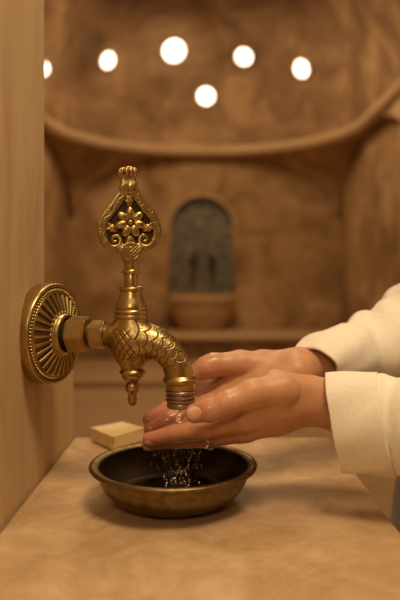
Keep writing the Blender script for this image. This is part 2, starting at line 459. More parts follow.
# tiled panel in the niche and its moulding
def niche():
    out = [(NX1+.02, NZ0-.02)]+niche_outline(NR+.02, NZT+.02)+[(NX0-.02, NZ0-.02)]
    n = len(out); y0 = YB+WB+.13
    V = [(x, y0, z) for x, z in out]+[(x, y0+.03, z) for x, z in out]
    Fc = [tuple(range(n)), tuple(range(n, 2*n))[::-1]]+[(i, i+n, (i+1) % n+n, (i+1) % n) for i in range(n)]
    o = mesh('mosaic_panel', V, Fc, M['tiles'], smooth=False)
    tag(o, 'arched blue-grey mosaic tile panel set in the niche of the far wall', 'tile panel')
    pts = [(NX1, YB+WB-.005, NZ0)]+[(x, YB+WB-.005, z) for x, z in niche_outline(NR, NZT)]+[(NX0, YB+WB-.005, NZ0)]
    structure(tube('trim_6', pts, .022, M['trim'], seg=10))
niche()
# stone basin under the niche
def basin():
    zt = CAMZ-(296-PY0)/F*8.5; zb = .345; r = .44
    t = thing('wall_basin', 'rounded stone wash basin under the tiled niche on the far bench', 'basin', (NC, YB+WB-.22, zb))
    h = zt-zb
    prof = smooth_prof([(.20, 0), (.27, .01), (.32, h*.18), (.39, h*.45), (.425, h*.72), (.43, h*.8)], 4)+[(.46, h*.82), (.47, h*.86), (.465, h*.98), (.45, h)]+smooth_prof([(.39, h), (.34, h*.8), (.22, h*.5), (.02, h*.45)], 4)
    o = lathe('bowl', prof, M['trim'], t, 64)
    for v in o.data.vertices: v.co.y *= .78 if v.co.y < 0 else .42
    w_ = lathe('water', [(.01, h*.80), (.345, h*.80)], M['water'], t, 48, close=False)
    for v in w_.data.vertices: v.co.y *= .76 if v.co.y < 0 else .41
basin()
def small_tap(px, label):
    q = P(px, 262, YB+WB+.12); t = thing('bath_tap', label, 'tap', (q.x, YB+WB+.125, q.z), 0, None)
    tube('spout', [(0, 0, 0), (0, -.06, .01), (0, -.12, .005), (0, -.16, -.04), (0, -.165, -.10)], [.035, .035, .034, .032, .034], M['oldbrass'], t, 16)
    lathe('wall_plate', [(.065, 0), (.065, -.015), (.045, -.03)], M['oldbrass'], t, 24, axis='z').rotation_euler = (-PI/2, 0, 0)
    o = tube('handle', [(-.055, -.07, .075), (.055, -.07, .075)], .016, M['oldbrass'], t, 10)
    tube('stem', [(0, -.07, .0), (0, -.07, .08)], [.022, .016], M['oldbrass'], t, 10)
small_tap(193.5, 'left of the two small dark taps on the tiled niche panel')
small_tap(212, 'right of the two small dark taps on the tiled niche panel')
# round skylights in the dome
def skylight(px, py, rpx, label):
    d = Vector(((px-PX0)/F, 1, -(py-PY0)/F)); o = Vector((0, 0, CAMZ)); c = Vector((0, YC, ZC)); s = Vector((1/RX, 1/RX, 1/HD))
    oo = Vector(((o.x-c.x)*s.x, (o.y-c.y)*s.y, (o.z-c.z)*s.z)); dd = Vector((d.x*s.x, d.y*s.y, d.z*s.z))
    A = dd.dot(dd); B = oo.dot(dd); K = oo.dot(oo)-1; t = (-B+math.sqrt(B*B-A*K))/A
    p = o+d*t; n = Vector((-(p.x-c.x)*s.x**2, -(p.y-c.y)*s.y**2, -(p.z-c.z)*s.z**2)).normalized()
    rr = rpx*.93/F*t
    # keep the image round-ish: glass bulges into the room
    T = thing('dome_skylight', label, 'skylight', p+n*.01, 0, 'round glowing skylights in the dome')
    T.rotation_mode = 'QUATERNION'; T.rotation_quaternion = n.to_track_quat('Z', 'Y')
    lathe('glass', [(rr, -.01), (rr*.97, rr*.25), (rr*.86, rr*.5), (rr*.66, rr*.72), (rr*.4, rr*.88), (rr*.12, rr*.95), (.001, rr*.955)], M['skyglass'], T, 40)
    lathe('rim', [(rr*.98, -.03), (rr*1.14, -.03), (rr*1.16, .02), (rr*1.02, .035), (rr*.98, .0)], M['trim'], T, 40, close=False)
skylight(40.5, 68, 8.5, 'glowing round skylight half hidden by the left wall edge')
skylight(106, 59.5, 9, 'glowing round skylight above the tap, first full one from the left')
skylight(173.5, 50, 12, 'largest and highest glowing round skylight in the dome')
skylight(244.5, 56, 9, 'glowing round skylight just right of the highest one')
skylight(303.5, 68, 9.5, 'rightmost glowing round skylight in the dome')
skylight(206, 96, 9, 'lowest glowing round skylight, nearest the cornice')

# ------------------------------------------------------------------ counter and near wall
XW = -.196; XR = .187; ZT = CAMZ-.247; YK = .973
def counter():
    bm = bmesh.new(); bmesh.ops.create_cube(bm, size=1)
    lo = (XW, -.35, 0); hi = (XR, YK, ZT)
    for v in bm.verts:
        for k in range(3): v.co[k] = lo[k]+(v.co[k]+.5)*(hi[k]-lo[k])
    bmesh.ops.bevel(bm, geom=bm.edges[:], offset=.004, segments=3, affect='EDGES')
    me = bpy.data.meshes.new('stone_counter'); bm.to_mesh(me); bm.free()
    o = link('stone_counter', me, M['counter']); sharpen(o, 40)
    tag(o, 'smooth tan limestone counter carrying the bowl, against the left wall', 'counter')
counter()
def near_wall():
    pts = [(0, -.5), (0, YK), (1.02, YK), (1.02, .796), (2.6, .796), (2.6, -.5)]   # (z, y) outline
    n = len(pts); bm = bmesh.new()
    a = [bm.verts.new((XW-.35, y, z)) for z, y in pts]; b = [bm.verts.new((XW, y, z)) for z, y in pts]
    bm.faces.new(a); bm.faces.new(b[::-1])
    for i in range(n): bm.faces.new((a[i], b[i], b[(i+1) % n], a[(i+1) % n]))
    bmesh.ops.recalc_face_normals(bm, faces=bm.faces)
    bmesh.ops.bevel(bm, geom=bm.edges[:], offset=.004, segments=2, affect='EDGES')
    me = bpy.data.meshes.new('wall_near_left'); bm.to_mesh(me); bm.free()
    o = link('wall_near_left', me, M['wall']); sharpen(o, 40); structure(o)
near_wall()

# ------------------------------------------------------------------ the tap
YAW = math.radians(10); DB = .725
BO = P(130, 335, DB)                                     # body axis at pipe height
tap = thing('wall_tap', 'ornate antique brass wall tap with flower-pierced upright handle over the bowl', 'tap', BO, -YAW)
u = Vector((math.cos(YAW), -math.sin(YAW), 0)); nrm = Vector((math.sin(YAW), math.cos(YAW), 0))
def T(px, py):
    """pixel -> local (x, 0, z) on the tap's own vertical plane"""
    d = Vector(((px-PX0)/F, 1, -(py-PY0)/F)); o = Vector((0, 0, CAMZ)); t = (BO-o).dot(nrm)/d.dot(nrm)
    q = o+d*t-BO; return Vector((q.dot(u), 0, q.z))
mm = .001
PXM = DB/F                                               # metres per pixel at the body
# wall plate (flange)
fx = T(51.5, 334).x
def flange():
    R = .0575; seg = 720; NB = 84; NF = 28
    prof = []
    def add(r0, h0, r1, h1, n):
        for i in range(n): t = i/n; prof.append((r0+(r1-r0)*t, h0+(h1-h0)*t))
    prof += [(R*.90, -.055), (R*.90, -.0125), (R*.96, -.0120), (R, -.0100)]; add(R, -.007, R, .004, 3)
    prof += [(R*.995, .0055), (R*.98, .007), (R*.955, .0078), (R*.93, .0076), (R*.915, .0062)]
    add(R*.905, .0055, R*.845, .0058, 8)
    add(R*.84, .0075, R*.82, .0085, 2)
    for i in range(41):
        t = i/40; r = R*(.82-(.82-.405)*t); prof.append((r, .0085+.0080*(t**.8)))
    prof += [(R*.40, .0175), (R*.395, .0205), (R*.37, .0222), (R*.33, .0215), (R*.32, .019), (.012, .019)]
    V = []; pat = []
    for (r, h) in prof:
        for j in range(seg):
            a = 2*PI*j/seg; hh = h; p = 0
            if h > 0 and R*.842 < r < R*.908:
                q = (r-R*.875)/(R*.028); c = ((a*NB/(2*PI)) % 1-.5)*2/.85
                b = 1-q*q-c*c; p = .85 if b < .15 else .1
                if b > 0: hh += .0026*math.sqrt(b)
            elif R*.41 < r < R*.83 and .008 < h < .0166:
                t = (r/R-.43)/(.81-.43)                   # 0..1 along a flute
                c = abs(((a*NF/(2*PI)) % 1-.5)*2)           # 0 centre of flute
                wd = .62
                tt = max(0, min(1, t)); e = 1-(c/wd)**2-max(0, (abs(t-.5)-.42)/.08)**2
                if e > 0:
                    g = min(1, e*1.6); hh -= .0032*g; p = .35+.6*max(0, min(1, (e-.0)*1.5)) if e < .75 else .6
                else:
                    p = max(0, .5*(1+e*3))*.6
            V.append((hh, r*math.cos(a), r*math.sin(a))); pat.append(p)
    Fc = []; n = len(prof)
    for i in range(n-1):
        for j in range(seg): Fc.append((i*seg+j, i*seg+(j+1) % seg, (i+1)*seg+(j+1) % seg, (i+1)*seg+j))
    Fc.append(tuple(range(seg))[::-1])
    o = mesh('wall_plate', V, Fc, M['brass'], tap, attrs={'patina_and_dark': pat})
    o.location = (fx, 0, 0); o.rotation_euler = (0, 0, -math.radians(10))
flange()
def hexnut(name, x0, x1, r, sides=6, rot=0, bevel=.0012, ch=.003):
    bm = bmesh.new(); V = []
    rings = [(x0, r-ch), (x0+ch*.6, r), (x1-ch*.6, r), (x1, r-ch)]
    for x, rr in rings: V.append([bm.verts.new((x, rr*math.cos(2*PI*k/sides+rot), rr*math.sin(2*PI*k/sides+rot))) for k in range(sides)])
    for i in range(3):
        for k in range(sides): bm.faces.new((V[i][k], V[i][(k+1) % sides], V[i+1][(k+1) % sides], V[i+1][k]))
    bm.faces.new(V[0][::-1]); bm.faces.new(V[3]); bmesh.ops.recalc_face_normals(bm, faces=bm.faces)
    bmesh.ops.bevel(bm, geom=bm.edges[:], offset=bevel, segments=2, affect='EDGES')
    me = bpy.data.meshes.new(name); bm.to_mesh(me); bm.free()
    o = link(name, me, M['brass'], tap); sharpen(o, 30); return o
xa = fx+.014
lathe('collar', [(.0172, xa-.002), (.0172, T(70, 335).x), (.0155, T(70, 335).x+.001)], M['brass_dark'], tap, 48, axis='x')
hexnut('hex_nut', T(68.5, 335).x, T(89, 335).x, .0215, 6, rot=math.radians(8))
hexnut('pipe_fitting', T(91.5, 335).x, T(106, 335).x, .0168, 8, rot=math.radians(10), ch=.0022)
lathe('pipe', [(.0125, T(80, 335).x), (.0125, T(107, 335).x), (.0112, T(108, 335).x), (.0112, T(116, 335).x)], M['brass_dark'], tap, 40, axis='x')
# body with lattice and fish scales
def body():
    S = [T(132, 341), T(150, 342), T(163, 347.5), T(172, 357), T(177.5, 367), T(179.5, 379)]
    cen = smooth_prof([tuple(s) for s in S], 5); rads = np.interp(np.linspace(0, 5, len(cen)), range(6), [.0215, .0195, .0170, .0158, .0158, .0160])
    cen = np.array(cen, 'f'); seglen = np.linalg.norm(np.diff(cen, axis=0), axis=1); arc = np.concatenate([[0], np.cumsum(seglen)])
    bt = T(132, 341); low = T(132, 373); top = T(131, 317)
    def scales(u_, v_, p, w_):
        """overlapping discs; returns height 0..1"""
        best = np.full(u_.shape, -1.0, 'f'); done = np.zeros(u_.shape, bool); i0 = np.floor(u_/p)
        for di in (-2, -1, 0, 1, 2):
            i = i0+di; cu = i*p; off = np.where(np.mod(i, 2) == 0, 0, .5)
            cv = (np.round(v_/w_-off)+off)*w_
            d = np.hypot((u_-cu), (v_-cv))/(w_*.62)
            hit = (~done) & (d < 1)
            best = np.where(hit, d, best); done |= hit
        return best
    def f(p, pat=False):
        d = None; tbest = np.full(p.shape[:-1], 9e9, 'f'); s = np.zeros(p.shape[:-1], 'f'); ci = np.zeros(p.shape[:-1], 'i')
        for i in range(len(cen)-1):
            a, b = cen[i], cen[i+1]; ba = b-a; t = np.clip(((p-a)@ba)/float(ba@ba), 0, 1)
            dist = np.linalg.norm(p-a-t[..., None]*ba, axis=-1); dd = dist-(rads[i]+(rads[i+1]-rads[i])*t)
            m = dd < tbest; tbest = np.where(m, dd, tbest); s = np.where(m, arc[i]+t*seglen[i], s); ci = np.where(m, i, ci)
        sp = tbest
        bulb = ellip(p, bt+Vector((-.001, 0, 0)), (.0245, .0215, .030))
        nk = smin(cone(p, bt, top, .019, .0165), cone(p, bt, low, .018, .0105), .006)
        bl = smin(bulb, nk, .008); pipe = cone(p, T(108, 335), bt, .0125, .013)
        base = smin(smin(bl, pipe, .010), sp, .007)
        # pattern
        c0 = T(147, 378.5); Rc = 33*PXM; dx0 = p[..., 0]-c0.x; dz0 = p[..., 2]-c0.z
        rho = np.hypot(dx0, dz0); th = np.arctan2(dx0, dz0); s = th*Rc; ang = np.arctan2(p[..., 1], rho-Rc)
        e = scales(s-.004, ang*.0165, .0072, .0130)
        gs = np.where(e < 0, 0, np.exp(-((e-.98)/.11)**2))+np.where(e < 0, 0, .25*np.exp(-((e-.70)/.07)**2))
        hs = np.where(e < 0, 0, -.5*e)
        al = np.arctan2(p[..., 1], p[..., 0]-bt.x)*.021; zz = p[..., 2]-bt.z; k = .0082
        c1 = np.abs(((al+zz*.8)/k) % 1-.5)*2; c2 = np.abs(((al-zz*.8)/k) % 1-.5)*2
        gl = np.maximum(np.exp(-((1-c1)/.16)**2), np.exp(-((1-c2)/.16)**2))
        w1 = np.clip((p[..., 0]-(bt.x+.004)+(zz)*.25)/.006, 0, 1)          # 0 bulb, 1 spout
        wb = np.clip((.019-np.abs(zz+.003))/.004, 0, 1)*np.clip((p[..., 0]-(bt.x-.0205))/.004, 0, 1)
        ws = np.clip((1.28*Rc-s)/.003, 0, 1)*np.clip((p[..., 2]-c0.z)/.004+.5, 0, 1)
        g = gs*w1*ws+gl*(1-w1)*wb
        if pat: return np.clip(g*.95, 0, 1)
        return base+.0007*g+.0006*(hs*w1*ws)
    lo = (T(106, 335).x-.004, -.03, T(0, 384).z); hi = (T(197, 335).x+.004, .03, T(0, 316).z)
    V, Fc = surfnet(f, lo, hi, .00058)
    net_mesh('body', [(V, Fc)], M['brass'], tap, attrs={'patina_and_dark': f(V.astype('f'), True)})
body()
def hz(py): return T(130, py).z
bx_ = T(131, 300).x
def ring_prof(l): return [(r*PXM, hz(y)) for r, y in l]
lathe('bonnet', ring_prof([(14, 320), (16.3, 318.5), (16.8, 317), (16.8, 315.5), (16, 314.6), (15.9, 313.8), (17.0, 313), (17.2, 311.5), (16.6, 310), (15.6, 309.3), (15.9, 308.8), (15.4, 306), (14.2, 302.5), (12.6, 299), (11.4, 295.5), (10.9, 292.5), (10.6, 291.5), (11.8, 290.5), (12.2, 289), (11.8, 287.4), (10.4, 286.6), (7.5, 286)]), M['brass'], tap, 64, org=(bx_, 0, 0))
lathe('stem', ring_prof([(6.9, 287), (6.9, 275), (6.6, 274.4), (8.6, 273.6), (9.2, 271.8), (8.6, 270), (6.8, 269.2), (6.6, 262), (6.8, 256)]), M['brass'], tap, 48, org=(bx_, 0, 0))
dx_ = T(132.5, 380).x
lathe('bottom_finial', [(r*PXM, T(132, y).z) for r, y in [(9, 366), (10.5, 369), (12.8, 370.5), (13.2, 372), (12.6, 373.6), (10.6, 374.6), (10.8, 376), (9, 379), (6.6, 381.4), (5.0, 382.5), (6.8, 384), (7.3, 387), (6.6, 390.5), (4.4, 393.5), (3.9, 395), (4.6, 397), (4.8, 400), (4.2, 403), (2.6, 405), (.5, 405.6)]], M['brass'], tap, 48, org=(dx_, 0, 0))
sx_ = T(180.6, 390).x; MS = PXM*.985
lathe('spout_ring', [(r*MS, T(180, y).z) for r, y in [(14.6, 375), (15.4, 376.5), (17.4, 377.4), (18.1, 379.6), (17.6, 381.8), (15.6, 382.6), (15, 383.6), (14.6, 389), (13, 389.5)]], M['brass'], tap, 56, org=(sx_, 0, 0))
lathe('outlet_nozzle', [(r*MS, T(180, y).z) for r, y in [(12.6, 388), (12.8, 389.4), (14.8, 390.2), (15.2, 391.4), (14.6, 392.6), (13, 393), (13, 393.8), (14.8, 394.4), (15.2, 395.6), (14.6, 396.8), (13, 397.2), (13, 398), (14.8, 398.6), (15.1, 400), (14.5, 401.2), (13.2, 401.8), (14, 402.6), (14, 406), (13, 407.2), (9.5, 407.2), (9.3, 400)]], M['steel'], tap, 56, org=(sx_, 0, 0))

# handle ornament: built flat (x right, z up, y thickness) then turned a little
HYAW = YAW+math.radians(13)
handle = bpy.data.objects.new('handle', None); C.objects.link(handle); handle.parent = tap
handle.location = (bx_+.0012, 0, 0); handle.rotation_euler = (0, -.025, HYAW)
def H(px, py): return Vector(((px-129.5)*PXM/.985, 0, hz(py)))
def ornament():
    # right half outline of the band centreline (pixels relative to axis 129.5), mirrored
    band = [(4, 189), (8.8, 198), (15.8, 208), (22.8, 216.8), (26.6, 225.5), (26.8, 235), (23.6, 243.3), (17.5, 247.6), (11.2, 245.6), (9.2, 240.3), (12.2, 235.8), (16.6, 236.8), (16.6, 241), (14, 241.5)]
    rb = [4.4, 4.7, 4.9, 4.7, 4.3, 4.2, 3.8, 2.9, 2.4, 2.1, 2.0, 1.8, 1.7, 1.8]
    pts = smooth_prof([(x, y, r) for (x, y), r in zip(band, rb)], 4)
    sx = PXM/.985
    segs = []
    for s in (1, -1):
        q = [(np.array([s*x*sx, 0, hz(y)], 'f'), r*PXM) for x, y, r in pts]; segs.append(q)
    def flatcone(p, a, b, ra, rb_, ty):
        # band: rounded rectangle section, ty half thickness
        ba = b-a; q = p.copy(); q2 = q-a; ba2 = ba; t = np.clip((q2@ba2)/float(ba2@ba2), 0, 1)
        r2 = q2-t[..., None]*ba2; rr = np.hypot(r2[..., 0], r2[..., 2]); R_ = ra+(rb_-ra)*t
        dx = rr-R_+.0018; dy = np.abs(q[..., 1])-ty+.0018
        return np.minimum(np.maximum(dx, dy), 0)+np.hypot(np.maximum(dx, 0), np.maximum(dy, 0))-.0018
    ap = np.array([0, 0, hz(180)], 'f'); ap2 = np.array([0, 0, hz(196)], 'f')
    def f(p, pat=False):
        d = None; along = np.zeros(p.shape[:-1], 'f'); side = np.zeros(p.shape[:-1], 'f')
        for q in segs:
            for i in range(len(q)-1):
                ty = .0068 if i < 28 else .0068*max(.62, 1-(i-28)*.03)
                c = flatcone(p, q[i][0], q[i+1][0], q[i][1], q[i+1][1], ty)
                if d is None: d = c; along = along+0
                else:
                    m = c < d; along = np.where(m, i, along); d = np.minimum(d, c)
        nk = flatcone(p, np.array([0, 0, hz(176)], 'f'), np.array([0, 0, hz(186)], 'f'), .0076, .0084, .0072)
        foot = flatcone(p, np.array([0, 0, hz(252)], 'f'), np.array([0, 0, hz(262)], 'f'), .0115, .0068, .0068)
        ft2 = flatcone(p, np.array([-.011, 0, hz(250.5)], 'f'), np.array([.011, 0, hz(250.5)], 'f'), .0035, .0035, .0062)
        d = smin(smin(smin(d, nk, .006), foot, .003), ft2, .003)
        # engraved vine lines on the band faces
        x = np.abs(p[..., 0]); z = p[..., 2]
        gx = np.sin((z*900)+(x*500))*.5; wob = np.sin(z*1500)*.0012
        # distance from the band's centreline for border grooves
        dc = None
        for q in segs[:1]:
            for i in range(0, 24):
                a, b = q[i][0], q[i+1][0]; ba = b-a; pp = np.stack([x, 0*x, z], -1)-a
                t = np.clip((pp@ba)/float(ba@ba), 0, 1); r2 = pp-t[..., None]*ba; cr = (r2[..., 0]*ba[2]-r2[..., 2]*ba[0])
                e = np.linalg.norm(r2[..., [0, 2]], axis=-1)
                if dc is None: dc = e; sg = np.sign(cr); Rn = q[i][1]+0*e; ss = (i+t)
                else: m = e < dc; dc = np.where(m, e, dc); sg = np.where(m, np.sign(cr), sg); Rn = np.where(m, q[i][1], Rn); ss = np.where(m, i+t, ss)
        off = dc*sg/Rn
        border = np.exp(-((np.abs(off)-.74)/.09)**2)
        vine = .7*np.exp(-((off-.36*np.sin(ss*.8))/.10)**2)
        leaf = np.exp(-((np.hypot((off+.30*np.sign(np.sin(ss*.8))), ((ss*.8/PI) % 1-.5)*1.6)-.30)/.08)**2)*(np.abs(off) < .64)
        mask = (ss > 1.5)*(ss < 23)*(np.abs(p[..., 1]) > .0048)
        g = np.clip(border*.7+vine+leaf*.8, 0, 1)*mask
        # chevron leaf at the foot
        fz = (z-hz(262)); chv = np.abs(((fz-1.0*x)/.0042) % 1-.5)*2
        fm = (x < .0115)*(z < hz(246))*(z > hz(259))*(np.abs(p[..., 1]) > .0045)
        g2 = np.exp(-((1-chv)/.25)**2)*fm
        if pat: return np.clip(.7*np.maximum(g, g2), 0, 1)
        return d+.0005*g+.0007*g2
    V, Fc = surfnet(f, (-.040, -.011, hz(263)), (.040, .011, hz(173)), .0006)
    net_mesh('openwork_frame', [(V, Fc)], M['brass'], handle, attrs={'patina_and_dark': f(V.astype('f'), True)})
ornament()
# dark web behind the flower
def web():
    out = [(0, 189), (6, 198), (13, 208), (20, 216), (24, 225), (25, 234), (21, 242), (14, 245), (7, 250), (0, 254)]
    out = smooth_prof([(x, y) for x, y in out], 3); out = out+[(-x, y) for x, y in out[::-1][1:-1]]
    sx = PXM/.985; n = len(out)
    V = [(x*sx, -.0018, hz(y)) for x, y in out]+[(x*sx, .0018, hz(y)) for x, y in out]
    Fc = [tuple(range(n)), tuple(range(n, 2*n))[::-1]]+[(i, i+n, (i+1) % n+n, (i+1) % n) for i in range(n)]
    mesh('backplate', V, Fc, M['brass_dark'], handle, smooth=False)
web()
def orn_piece(name, prims, y0, bbox, k=.001, groove=None, parent=None):
    def f(p, pat=False):
        q = p.copy(); q[..., 1] = -np.abs(p[..., 1]); d = None
        for (c, r, ang, tilt) in prims:
            ca, sa = math.cos(ang), -math.sin(ang)
            R = np.array([[ca, 0, -sa], [0, 1, 0], [sa, 0, ca]], 'f').T
            if tilt: ct, st = math.cos(tilt), math.sin(tilt); R = R@np.array([[1, 0, 0], [0, ct, -st], [0, st, ct]], 'f').T
            e = ellip(q, c, r, R); d = e if d is None else smin(d, e, k)
        g = groove(q) if groove else 0*d
        if pat: return np.clip(g, 0, 1)
        return d+.0006*g
    V, Fc = surfnet(f, bbox[0], bbox[1], .0005)
    return net_mesh(name, [(V, Fc)], M['brass'], parent or handle, attrs={'patina_and_dark': f(V.astype('f'), True)})
def rotx(v, a): return Vector((v[0]*math.cos(a)-v[2]*math.sin(a), v[1], v[0]*math.sin(a)+v[2]*math.cos(a)))
def flower():
    c = H(130, 223); prims = []
    NP = 7
    def groove(q):
        x = q[..., 0]-c.x; z = q[..., 2]-c.z; a = np.arctan2(x, z); r = np.hypot(x, z)
        s = np.abs(((a*NP/(2*PI)+.5) % 1)-.5)*2
        return np.exp(-(s/.09)**2)*(r > .0045)*(r < .0135)*.4+np.exp(-((r-.0038)/.0007)**2)*.9
    for k in range(NP):
        a = 2*PI*k/NP
        off = Vector((math.sin(a)*.0100, -.0060, math.cos(a)*.0100))
        ca, sa = math.cos(-a), math.sin(-a)
        prims.append((c+off, (.0048, .0034, .0076), -a, 0))
    prims.append((c+Vector((0, -.0068, 0)), (.0038, .0032, .0038), 0, 0))
    prims.append((c+Vector((0, -.003, 0)), (.006, .003, .006), 0, 0))
    orn_piece('flower', prims, 0, ((c.x-.021, -.013, c.z-.021), (c.x+.021, .013, c.z+.021)), .0002, groove)
flower()
def leaf(px, py, ang, ln, wd, name='leaf'):
    c = H(px, py); d = Vector((math.sin(ang), 0, math.cos(ang)))
    prims = [(c, (wd, .0028, ln), -ang, 0)]
    for s in (1, -1):
        for t in (-.35, .25):
            a2 = ang+s*.75; cc = c+d*(ln*t)+Vector((math.sin(a2), 0, math.cos(a2)))*(wd*.9)
            prims.append((cc, (wd*.5, .0022, ln*.45), -a2, 0))
    prims = [(p_[0]+Vector((0, -.0042, 0)),)+p_[1:] for p_ in prims]
    def groove(q):
        x = q[..., 0]-c.x; z = q[..., 2]-c.z; al = x*d.x+z*d.z; ac = x*d.z-z*d.x
        return np.exp(-(ac/.0005)**2)*.8+np.exp(-((np.abs(((al-np.abs(ac))/.0028) % 1-.5)*2-1)/.25)**2)*.4
    m = ln+.006
    orn_piece(name, prims, 0, ((c.x-m, -.009, c.z-m), (c.x+m, .009, c.z+m)), .0006, groove)
leaf(129.5, 201.5, 0, .0090, .0036)
leaf(112.5, 228.5, math.radians(-68), .0068, .0038)
leaf(147, 228.5, math.radians(68), .0068, .0038)
leaf(129.5, 241, math.radians(180), .0070, .0050)
# ribbed cap on top
def capmod(i, a, r, h): return -.0011*abs(math.cos(a*6))**3 if 3 < i < 22 else 0
cp = smooth_prof([(7.2, 179), (7.4, 178), (8.8, 177), (10.0, 175.4), (10.5, 173), (10.0, 170.4), (8.2, 168.6), (5.8, 168)], 4)
lathe('cap', [(r*PXM, hz(y)) for r, y in cp]+[(4.6*PXM, hz(167.2)), (2.5*PXM, hz(166.6)), (.2*PXM, hz(166.4))], M['brass'], handle, 96, mod=lambda i, a, r, h: -.0026*(abs(math.cos(a*6))**6) if 4 < i < 27 else 0)

# ------------------------------------------------------------------ the bowl
BC = P(173.5, 464, .70); BR = .0885
def bowl():
    H_ = BC.z-ZT; t = thing('copper_bowl', 'shallow antique bronze bowl on the counter below the tap', 'bowl', (BC.x, .70, ZT))
    out = smooth_prof([(.032, 0), (.049, .0012), (.065, .0085), (.0755, .0195), (.0803, .031), (.0815, H_-.003)], 6)
    rim = [(.0835, H_-.0022), (.0878, H_-.0024), (.0895, H_-.0012), (.0900, H_+.0004), (.0890, H_+.0020), (.0865, H_+.0024), (.0825, H_+.0016), (.0795, H_)]
    inn = smooth_prof([(.0792, H_-.003), (.0780, .030), (.0730, .0195), (.0625, .0105), (.047, .0045), (.030, .0028), (.001, .0028)], 6)
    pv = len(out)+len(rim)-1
    random.seed(2); ph = [random.uniform(0, 6.28) for _ in range(30)]
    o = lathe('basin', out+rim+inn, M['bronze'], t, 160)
    at = o.data.attributes.new('patina_and_dark', 'FLOAT', 'POINT'); at.data.foreach_set('value', [.9 if k//160 >= pv else 0. for k in range(len(o.data.vertices))])  # whole inner side of the bowl mixed to the darker tone
    for v in o.data.vertices:
        if v.co.z < H_-.004 and v.co.z > .002:
            r = math.hypot(v.co.x, v.co.y); a = math.atan2(v.co.y, v.co.x)
            k = 1+.0022*math.sin(a*23+v.co.z*500)*math.sin(v.co.z*420+a*5)
            v.co.x *= k; v.co.y *= k
    wz = .0115
    V = []; Fc = []; nr, na = 40, 128; R = .0620
    for i in range(nr+1):
        r = R*i/nr
        for j in range(na):
            a = 2*PI*j/na; x = r*math.cos(a); y = r*math.sin(a); d = math.hypot(x-.004, y+.002)
            z = wz+.0001*math.sin(d*520)*math.exp(-d*28)+.00003*math.sin(x*300+1)*math.sin(y*260)
            V.append((x, y, z))
    for i in range(nr):
        for j in range(na): Fc.append((i*na+j, i*na+(j+1) % na, (i+1)*na+(j+1) % na, (i+1)*na+j))
    w_ = mesh('water_in_bowl', V, Fc, M['pool']); w_.location = (BC.x, .70, ZT)
    tag(w_, 'shallow rippling water lying inside the bronze bowl', 'water', kind='stuff')
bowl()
# ------------------------------------------------------------------ soap
def soap():
    zt = .2265; pts = [(90.5, 427.3), (122.5, 421.5), (145, 427.5), (112.5, 436.5)]
    q = []
    for x, y in pts: D = zt*F/(y-PY0); q.append(Vector(((x-PX0)/F*D, D)))
    c = sum(q, Vector((0, 0)))/4; h = .247-zt
    bm = bmesh.new()
    for zz in (0, h):
        vs = [bm.verts.new((p.x-c.x, p.y-c.y, zz)) for p in q]
    bm.verts.ensure_lookup_table(); v = bm.verts
    bm.faces.new([v[i] for i in (0, 1, 2, 3)]); topf = bm.faces.new([v[i] for i in (7, 6, 5, 4)])
    for i in range(4): bm.faces.new((v[i], v[(i+1) % 4], v[4+(i+1) % 4], v[4+i]))
    r = bmesh.ops.inset_region(bm, faces=[topf], thickness=.009)
    r2 = bmesh.ops.inset_region(bm, faces=[topf], thickness=.002)
    for vv in topf.verts: vv.co.z -= .0012
    bmesh.ops.recalc_face_normals(bm, faces=bm.faces)
    bmesh.ops.bevel(bm, geom=[e for e in bm.edges if e.calc_face_angle(0) > .8], offset=.0028, segments=4, affect='EDGES')
    me = bpy.data.meshes.new('soap_bar'); bm.to_mesh(me); bm.free()
    o = link('soap_bar', me, M['soap']); sharpen(o, 60); o.location = (c.x, c.y, ZT)
    tag(o, 'pale yellow-green square soap bar on the counter behind the bowl', 'soap')
soap()

# ------------------------------------------------------------------ the person
person = thing('person', 'person in cream linen shirt and grey trousers holding cupped hands under the tap', 'person', (0, 0, 0))
def J(px, py, D, r): return (np.array(P(px, py, D), 'f'), r)
def W(x, y, z, r): return (np.array((x, y, z), 'f'), r)
# near hand (palm up, thumb towards the viewer)
nE = W(.350, .635, .955, .025); nW = J(316, 401, .688, .0225); nF = J(345, 406, .683, .0250)
NEAR = dict(
    arm=[nE, nF, nW],
    meta=[[J(312, 400, .680, .021), J(275, 408, .672, .019), J(245, 420, .668, .0125)],
          [J(312, 402, .688, .020), J(275, 416, .684, .019), J(241, 430, .682, .0128)],
          [J(312, 404, .695, .019), J(277, 418, .694, .017), J(246, 431, .697, .0120)],
          [J(312, 405, .700, .018), J(282, 419, .704, .015), J(255, 429, .711, .0110)],
          [J(306, 392, .678, .018), J(276, 390, .668, .0195), J(252, 400, .664, .0150)]],
    thumb=[J(283, 390, .664, .0185), J(252, 394, .653, .0140), J(226, 403.5, .646, .0116), J(209, 410, .645, .0112), J(195, 413.5, .647, .0098)],
    fingers=[[J(244, 420, .668, .0122), J(206, 429, .675, .0108), J(176, 433.5, .688, .0094), J(149.5, 439, .700, .0074)],
             [J(240, 431, .682, .0122), J(206, 438, .690, .0102), J(175, 440.5, .702, .0088), J(148, 444, .712, .0070)],
             [J(246, 431, .697, .0115), J(212, 437, .705, .0098), J(182, 438, .713, .0084), J(160, 440, .719, .0068)],
             [J(255, 428, .711, .0105), J(228, 433, .717, .0086), J(206, 434, .722, .0076), J(188, 434, .725, .0062)]])
fE = W(.305, .905, 1.022, .027); fW = J(298, 369, .79, .0215); fF = J(325, 362, .82, .0250)
